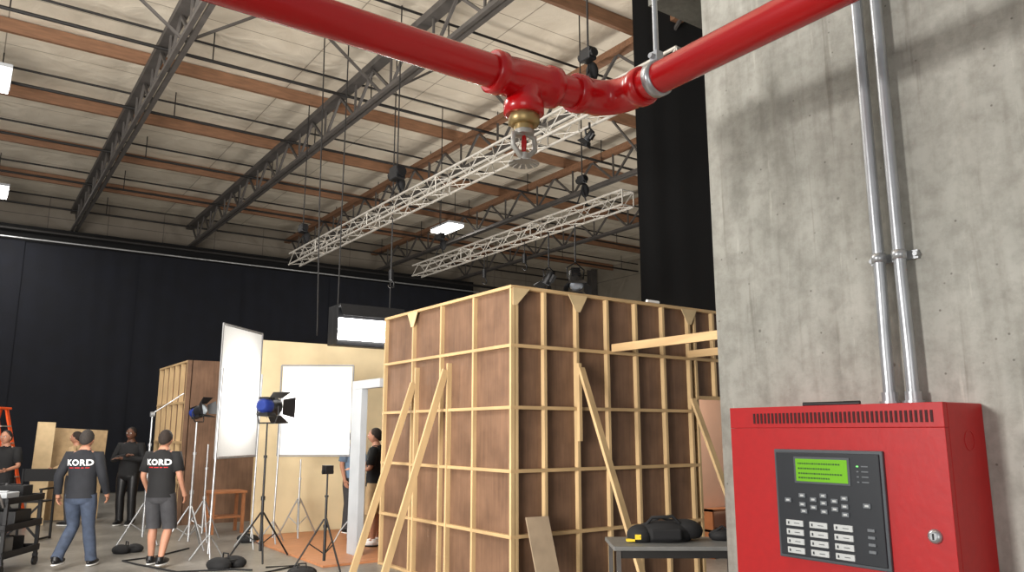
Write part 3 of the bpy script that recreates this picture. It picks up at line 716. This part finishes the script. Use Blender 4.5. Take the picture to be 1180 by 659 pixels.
# ------------------------------------------------------------------ fire alarm panel
def firepanel():
    FX=1.36
    t=thing('fire_alarm_panel',(1.43,.9,1.15),'red wall-mounted fire alarm control cabinet with keypad','fire alarm panel')
    body=one('cabinet_body',M_redp,lambda mb:mb.bx(FX+.012,1.5,.675,1.125,1.15,1.75),t,bevel=.003)
    door=one('cabinet_door',M_redp,lambda mb:(mb.bx(FX,FX+.012,.675,1.125,1.15,1.7074),mb.bx(FX,FX+.012,.675,1.125,1.7077,1.75)),t,bevel=.0008)
    def slots(mb):
        n=42
        for i in range(n):
            y=.695+(1.062-.695)*i/(n-1); mb.bx(FX-.0012,FX+.001,y-.0022,y+.0022,1.7165,1.737)
    one('vent_slots',M_redd,slots,t,label='row of dark vertical vent slots')
    y0=1.014;z0=1.666;w=.228;h=.206
    Yf=lambda a:y0-w*a
    Zf=lambda b:z0-h*b
    mod=one('keypad_module',[M_modb,M_modg],lambda mb:(mb.bx(FX-.006,FX+.001,Yf(0),Yf(1),Zf(0),Zf(1),1),mb.bx(FX-.009,FX-.004,Yf(.025),Yf(.975),Zf(.028),Zf(.972),0)),t,bevel=.0015,label='black keypad module with grey rim')
    F=FX-.009
    def bt(name,m,a0,a1,b0,b1,d=.003,**k):
        one(name,m,lambda mb:mb.bx(F-d,F+.001,Yf(a0),Yf(a1),Zf(b0),Zf(b1)),mod,bevel=.0007,**k)
    bt('display_bezel',M_modg,.205,.725,.065,.31,.0015)
    bt('display_screen',M_lcd,.225,.705,.085,.29,.0022,label='glowing yellow-green display')
    def ink(mb):
        random.seed(3)
        for rr_,b in enumerate((.12,.165,.21,.25)):
            a=.25
            while a<(.64 if rr_%2==0 else .54):
                l=random.uniform(.008,.02); mb.bx(F-.0026,F-.002,Yf(a),Yf(a+l),Zf(b),Zf(b+.014)); a+=l+.007
    one('display_marks',M_lcdt,ink,mod)
    for i in range(4):
        bt('indicator_light',M_led if i==0 else M_btng,.78,.8,.13+.045*i,.143+.045*i,.001)
        bt('indicator_label',M_btng,.82,.88,.13+.045*i,.142+.045*i,.0004)
    for (a,b) in [(.10,.45),(.24,.40),(.24,.48),(.25,.54),(.345,.43),(.345,.50),(.44,.39),(.44,.455),(.44,.53),(.54,.43),(.54,.50),(.63,.40),(.63,.47),(.63,.54),(.82,.45)]:
        bt('button',M_btng,a,a+.062,b,b+.04)
        bt('button_face',M_btnw,a+.014,a+.048,b+.011,b+.029,.0034)
    for r_ in range(4):
        for c in range(3):
            a=.1+.225*c;b=.65+.082*r_
            bt('button',M_btnw,a,a+.165,b,b+.054)
            one('button_mark',M_modb,lambda mb:(mb.bx(F-.0036,F-.003,Yf(a+.02),Yf(a+.032),Zf(b+.016),Zf(b+.039)),mb.bx(F-.0036,F-.003,Yf(a+.08),Yf(a+.13),Zf(b+.025),Zf(b+.03))),mod)
        bt('button',M_btng,.84,.9,.66+.06*r_,.685+.06*r_)
    one('lock',[M_galv,M_black],lambda mb:(mb.tube([(FX+.001,.708,1.528),(FX-.003,.708,1.528),(FX-.007,.708,1.528),(FX-.008,.708,1.528)],[.012,.012,.009,.006],24),mb.bx(FX-.0086,FX-.0075,.7065,.7095,1.523,1.533,1)),t,label='round silver key lock')
    one('knockout',M_redp,lambda mb:mb.torus((1.44,.675,1.685),(0,1,0),.017,.0012,28,6),t)
    one('knockout',M_redp,lambda mb:mb.torus((1.44,.675,1.4),(0,1,0),.017,.0012,28,6),t)
firepanel()
one('marker_pen',[M_black,M_white],lambda mb:(mb.cyl((1.42,.985,1.755),(1.435,.9,1.755),.0045,n=12),mb.cyl((1.434,.903,1.755),(1.44,.872,1.755),.005,n=12,m=0)),label='black marker pen lying on top of the red cabinet',cat='pen')

# ------------------------------------------------------------------ people
def skinmesh(nodes,edges,sub=2):
    me=bpy.data.meshes.new('tmp'); me.from_pydata([n[0] for n in nodes],edges,[]); ob=bpy.data.objects.new('tmp',me); col.objects.link(ob)
    sk=ob.modifiers.new('s','SKIN'); sk.use_smooth_shade=True
    for i,n in enumerate(nodes):
        d=me.skin_vertices[0].data[i]; d.radius=n[1] if isinstance(n[1],tuple) else (n[1],n[1]); d.use_root=(i==0)
    sb=ob.modifiers.new('b','SUBSURF'); sb.levels=sub; sb.render_levels=sub
    dg=bpy.context.evaluated_depsgraph_get(); dg.update()
    r=bpy.data.meshes.new_from_object(ob.evaluated_get(dg))
    bpy.data.objects.remove(ob); return r

def person(x,y,head,H,label,pose=None,long_sleeve=False,shorts=False,shirt=M_tee,pants=M_jeans,skin=M_skin,hair=M_hairb,shoe=M_black,text=None,z0=0):
    k=H/1.75
    J=dict(pel=(0,0,.95),wai=(0,0,1.10),che=(0,0,1.28),uch=(0,-.01,1.41),nec=(0,-.005,1.50),hd=(0,.015,1.57),
      sL=(-.165,-.01,1.42),eL=(-.225,-.03,1.15),wL=(-.235,.06,.91),sR=(.165,-.01,1.42),eR=(.225,-.03,1.15),wR=(.235,.06,.91),
      hL=(-.09,0,.9),kL=(-.1,.02,.5),aL=(-.1,-.02,.09),hR=(.09,0,.9),kR=(.1,.02,.5),aR=(.1,-.02,.09),fL=(0,1,0),fR=(0,1,0))
    if pose: J.update(pose)
    J={a:Vector(b) for a,b in J.items()}
    t=thing('person',(x,y,z0),label,'person')
    M=Matrix.Translation((x,y,z0))@Matrix.Rotation(head,4,'Z')@Matrix.Diagonal((k*1.07,k*1.09,k,1))
    mb=MB();mb.M=M
    names=['pel','wai','che','uch','nec','hd','hL','kL','aL','hR','kR','aR','sL','eL','wL','sR','eR','wR']
    rad=dict(pel=.11,wai=.1,che=.115,uch=.095,nec=.055,hd=.055,hL=.08,kL=.052,aL=.036,hR=.08,kR=.052,aR=.036,sL=.052,eL=.038,wL=.026,sR=.052,eR=.038,wR=.026)
    nodes=[(J[n],rad[n]) for n in names]; ix={n:i for i,n in enumerate(names)}
    ed=[('pel','wai'),('wai','che'),('che','uch'),('uch','nec'),('nec','hd'),('pel','hL'),('hL','kL'),('kL','aL'),('pel','hR'),('hR','kR'),('kR','aR'),('uch','sL'),('sL','eL'),('eL','wL'),('uch','sR'),('sR','eR'),('eR','wR')]
    ed=[(ix[a],ix[b]) for a,b in ed]
    for sd,sg in(('L',-1),('R',1)):
        w=J['w'+sd];d=(w-J['e'+sd]).normalized()
        nodes.append((w+d*.06,.032)); ed.append((ix['w'+sd],len(nodes)-1))
        f=J['f'+sd].normalized(); nodes.append((J['a'+sd]+f*.13+Vector((0,0,-.045)),.032)); ed.append((ix['a'+sd],len(nodes)-1))
    for sd in'LR':
        i0,i1=ix['k'+sd],ix['a'+sd]; ed.remove((i0,i1)); nodes.append((J['k'+sd].lerp(J['a'+sd],.32)+Vector((0,-.02,0)),.058)); q=len(nodes)-1; ed+=[(i0,q),(q,i1)]
    me=skinmesh(nodes,ed); mb.addmesh(me,0)
    for sd,sg in(('L',-1),('R',1)):
        w=J['w'+sd];d=(w-J['e'+sd]).normalized()
        side=Vector((0,1,0)); side=(side-d*side.dot(d)); 
        side=side.normalized() if side.length>.2 else Vector((0,0,1))
        inn=d.cross(side).normalized()
        if inn.x*sg>0: inn=-inn
        for q,(o,l) in enumerate(((.027,.072),(.009,.082),(-.009,.076),(-.026,.06))):
            b=w+d*.075+side*o
            mb.tube([b-d*.02,b,b+d*l*.45+inn*.008,b+d*l*.8+inn*.024,b+d*l*.95+inn*.036],[.0085,.0095,.009,.008,.005],8,0)
        b=w+d*.03+side*.022
        mb.tube([b,b+side*.022+d*.02,b+side*.034+d*.045+inn*.008,b+side*.036+d*.065+inn*.014],[.011,.011,.0095,.006],8,0)
    hc=J['hd']+Vector((0,.005,.068))
    def hf(q):
        lo=max(0,-q.z); return Vector((q.x*(1-.32*lo*lo),q.y*(1-.12*lo)+(.1*lo if q.y>0 else 0),q.z))
    mb.ell(hc,(.077,.097,.118),24,16,0,hf)
    mb.ell(hc+Vector((0,.099,-.01)),(.012,.018,.022),10,8,0)
    mb.ell(hc+Vector((0,.09,.025)),(.05,.012,.01),12,8,0)
    for q in(-1,1):
        mb.ell(hc+Vector((q*.073,.005,-.012)),(.009,.016,.026),10,8,0)
        mb.ell(hc+Vector((q*.031,.087,.008)),(.014,.008,.008),10,8,1); mb.ell(hc+Vector((q*.031,.094,.008)),(.006,.004,.006),8,6,2)
    mb.ell(hc+Vector((0,.092,-.048)),(.024,.008,.007),10,8,3)
    make(mb,'body',[skin,M_white,M_eye,M_lip],t)
    def hair_fn(mb):
        mb.M=M
        n,kk=24,16;vs=[];c=hc+Vector((0,-.008,.002))
        for i in range(kk+1):
            for j in range(n):
                a=2*math.pi*j/n; front=math.sin(a)
                lim=math.radians(100-42*front) if front>0 else math.radians(100-34*front)
                p=lim*i/kk+.001
                w_=1+.025*math.sin(7*a+3*i)+.02*math.sin(13*a+i)
                if i==kk: w_=.93
                low=max(0,-math.cos(p))
                q=Vector((math.sin(p)*math.cos(a)*.081*w_,math.sin(p)*math.sin(a)*.1*w_*(1+.0*low),math.cos(p)*.122)); vs.append(c+q)
        mb.add(vs,[(i*n+j,(i+1)*n+j,(i+1)*n+(j+1)%n,i*n+(j+1)%n) for i in range(kk) for j in range(n)],0,True)
    one('hair',hair,hair_fn,t)
    mb=MB();mb.M=M
    c0,c1,c2=J['pel'],J['che'],J['uch']
    R=[(c0-Z*.07,.176,.132),(c0+Z*.0,.17,.128),(J['wai']-Z*.03,.166,.13),(J['wai']+Z*.03,.16,.118),(J['wai'].lerp(c1,.6),.172,.126),(c1,.185,.132),(c2-Z*.03,.195,.128),(c2+Z*.02,.18,.11),(c2+Z*.045,.14,.09),(c2+Z*.07,.088,.072),(J['nec']+Z*.0,.062,.062)]
    mb.loft(R,28)
    for sd in'LR':
        S,E_,Wr=J['s'+sd],J['e'+sd],J['w'+sd]
        inn=S.lerp(c2,.35)
        if long_sleeve: mb.tube([inn,S+(S-inn)*.1,S.lerp(E_,.3),S.lerp(E_,.75),E_,E_.lerp(Wr,.3),E_.lerp(Wr,.8),E_.lerp(Wr,.98)],[.06,.073,.066,.058,.056,.054,.042,.04],16)
        else: mb.tube([inn,S+(S-inn)*.1,S.lerp(E_,.3),S.lerp(E_,.78),S.lerp(E_,.8)],[.06,.073,.07,.068,.05],16)
    shirt_o=make(mb,'shirt',shirt,t)
    mb=MB();mb.M=M
    mb.loft([(c0+Z*.06,.155,.112),(c0,.165,.12),(c0-Z*.06,.172,.124),(c0-Z*.11,.168,.118),(c0-Z*.15,.13,.09)],24)
    for sd in'LR':
        h_,K,A_=J['h'+sd],J['k'+sd],J['a'+sd]
        if shorts: mb.tube([h_+Z*.03,h_.lerp(K,.25),h_.lerp(K,.6),K+Z*.02,K-Z*.03],[.09,.1,.094,.088,.086],18)
        else: mb.tube([h_+Z*.03,h_.lerp(K,.25),h_.lerp(K,.6),K,K.lerp(A_,.35),K.lerp(A_,.8),A_-Z*.01],[.09,.097,.083,.07,.072,.064,.068],18)
    make(mb,'shorts' if shorts else 'trousers',pants,t)
    for sd in'LR':
        A_=J['a'+sd];f=J['f'+sd].normalized()
        ang=math.atan2(-f.x,f.y)
        mb=MB();mb.M=M@Matrix.Translation((A_.x,A_.y,A_.z-.09))@Matrix.Rotation(ang,4,'Z')
        mb.ell((0,.055,.05),(.047,.145,.052),16,10,0,lambda q:Vector((q.x,q.y,max(q.z,-.7)*(1-.45*max(0,q.y)))))
        mb.tube([(0,-.02,.06),(0,-.02,.115)],[.05,.045],14,0)
        mb.ell((0,.055,.016),(.05,.15,.016),16,6,1)
        make(mb,'shoe',[shoe,M_white if shoe is M_black else M_black],t)
    if text:
        me=shirt_o.data; off=W[shirt_o]
        bvh=BVHTree.FromPolygons([v.co+off for v in me.vertices],[tuple(p.vertices) for p in me.polygons])
        def stamp(body,size,z,m,nm,bold=0):
            cu=bpy.data.curves.new('tx','FONT'); cu.body=body;cu.size=size;cu.align_x='CENTER';cu.resolution_u=3;cu.offset=bold;cu.space_character=1.12
            o=bpy.data.objects.new('tx',cu);col.objects.link(o)
            dg=bpy.context.evaluated_depsgraph_get();dg.update()
            m2=bpy.data.meshes.new_from_object(o.evaluated_get(dg)); bpy.data.objects.remove(o)
            mb=MB();vs=[]
            dn=(M.to_3x3()@Vector((0,1,0))).normalized()
            for v in m2.vertices:
                p=M@Vector((v.co.x,-.6,z+v.co.y)); hit=bvh.ray_cast(p,dn)[0]
                vs.append((hit if hit is not None else M@Vector((v.co.x,-.13,z+v.co.y)))-dn*.012)
            mb.add(vs,[tuple(p.vertices) for p in m2.polygons]); make(mb,nm,m,t,label='white printed word on the shirt back')
        stamp(text,.104,1.30,M_ink,'shirt_print',.0035)
        mb=MB();vs=[];fs=[]
        dn=(M.to_3x3()@Vector((0,1,0))).normalized()
        for i in range(16):
            if i in(4,9,12): continue
            a=-.12+.24*i/16;o=len(vs)
            for (u,z) in((a,1.262),(a+.012,1.262),(a+.012,1.273),(a,1.273)):
                p=M@Vector((u,-.6,z));hit=bvh.ray_cast(p,dn)[0];vs.append((hit or p)-dn*.008)
            fs.append((o,o+1,o+2,o+3))
        mb.add(vs,fs);make(mb,'shirt_underline',M_inkr,t,label='thin red printed line on the shirt back')
    return t

A35=math.radians(-35)
person(1.41,11.7,A35+.08,1.72,'person walking away in dark long-sleeved printed shirt and jeans',dict(kL=(-.12,.14,.51),aL=(-.14,-.16,.15),kR=(.09,.08,.5),aR=(.12,.16,.09),wL=(-.27,.0,.93),eL=(-.25,-.07,1.16),wR=(.25,.12,.93),eR=(.24,-.01,1.15)),long_sleeve=True,shirt=M_navy,pants=M_jeans,hair=M_hairg,text='KORD')
person(2.28,11.25,A35-.05,1.72,'person walking away in black printed tee and grey shorts',dict(kL=(-.1,.08,.5),aL=(-.12,.12,.09),kR=(.1,.08,.5),aR=(.12,-.12,.12),wR=(.265,.06,.93),eR=(.245,-.05,1.16),wL=(-.24,.13,.96),eL=(-.235,-.02,1.15)),shorts=True,shirt=M_tee,pants=M_short,hair=M_hairbr,text='KORD')
person(2.73,16.4,math.pi+A35,1.78,'person standing with arms crossed in black clothes',dict(eL=(-.26,.03,1.17),wL=(.03,.2,1.2),eR=(.26,.03,1.17),wR=(-.05,.2,1.25)),shirt=M_tee,pants=M_black,skin=M_skind,hair=M_hairb,long_sleeve=True)
person(1.9,17.0,math.radians(60),1.7,'person in tan top standing sideways beside a panel',dict(wL=(-.2,.25,1.05),eL=(-.24,.0,1.15)),shirt=M_tan,pants=M_short,hair=M_hairbr,long_sleeve=True)
person(.72,15.9,math.radians(150),1.72,'person in black tee working behind the cart',dict(wL=(-.2,.3,1.1),eL=(-.25,.05,1.15),wR=(.2,.3,1.1),eR=(.25,.05,1.15)),shirt=M_tee,pants=M_black,hair=M_hairb)
person(5.28,11.15,math.radians(50),1.72,'person in black tee and tan shorts inside the set',dict(wL=(-.18,.25,1.15),eL=(-.24,.02,1.14)),shorts=True,shirt=M_tee,pants=M_tan,hair=M_hairbr,shoe=M_white,z0=.03)
person(5.62,12.75,math.radians(200),1.7,'person in light blue shirt standing inside the set',dict(wL=(-.18,.25,1.15),eL=(-.24,.02,1.14)),shirt=M_bluesh,pants=M_short,hair=M_hairb,z0=.03)

# ------------------------------------------------------------------ lights
def area(name,loc,aim,size,power,color=(1,1,1),sy=None):
    l=bpy.data.lights.new(name,'AREA'); l.energy=power; l.color=color; l.size=size
    if sy: l.shape='RECTANGLE'; l.size_y=sy
    o=bpy.data.objects.new(name,l); col.objects.link(o); o.location=loc
    o.rotation_euler=(Vector(aim)-Vector(loc)).to_track_quat('-Z','Y').to_euler(); return o
def spot(name,loc,aim,power,ang,blend=.4,r=.06,color=(1,1,1)):
    l=bpy.data.lights.new(name,'SPOT'); l.energy=power; l.spot_size=math.radians(ang); l.spot_blend=blend; l.shadow_soft_size=r; l.color=color
    o=bpy.data.objects.new(name,l); col.objects.link(o); o.location=loc
    o.rotation_euler=(Vector(aim)-Vector(loc)).to_track_quat('-Z','Y').to_euler(); return o
area('work_light',(-7,2.4,2.72),(1.5,.9,2.2),.9,430,(1,.98,.95))
area('fill_light',(-2.2,-2.6,1.6),(.8,1.2,2.3),2.2,48,(1,.98,.95))  # unseen fill added behind the camera to brighten the pipe and wall
area('roof_wash',(-3,4,2.0),(4,15,8.6),4,1600,(1,.95,.89))  # unseen area light added low down to brighten the ceiling
area('roof_wash_set',(10.5,11,1.0),(11,15,8.6),2.5,420,(1,.95,.88))  # added uplight hidden inside the set, brightens the ceiling above
area('overhead_wash',(-1,8,7.2),(5,9.5,0),3,500,(1,.97,.92))  # added light out of view, brightens the set walls from above
spot('fresnel_beam',(3.84,11.24,2.05),(4.63,12.02,2.03),900,60,1.0)
area('diffusion_backlight',(3.22,12.2,2.25),(3.33,11.72,2.28),.22,34,(1,.97,.92))
area('set_interior_light',(7.25,7.3,2.5),(8.7,7.72,1.2),.3,60,(1,.92,.82))

w=bpy.data.worlds.new('world'); scene.world=w; w.use_nodes=True
w.node_tree.nodes['Background'].inputs[0].default_value=(.95,.97,1,1); w.node_tree.nodes['Background'].inputs[1].default_value=.3
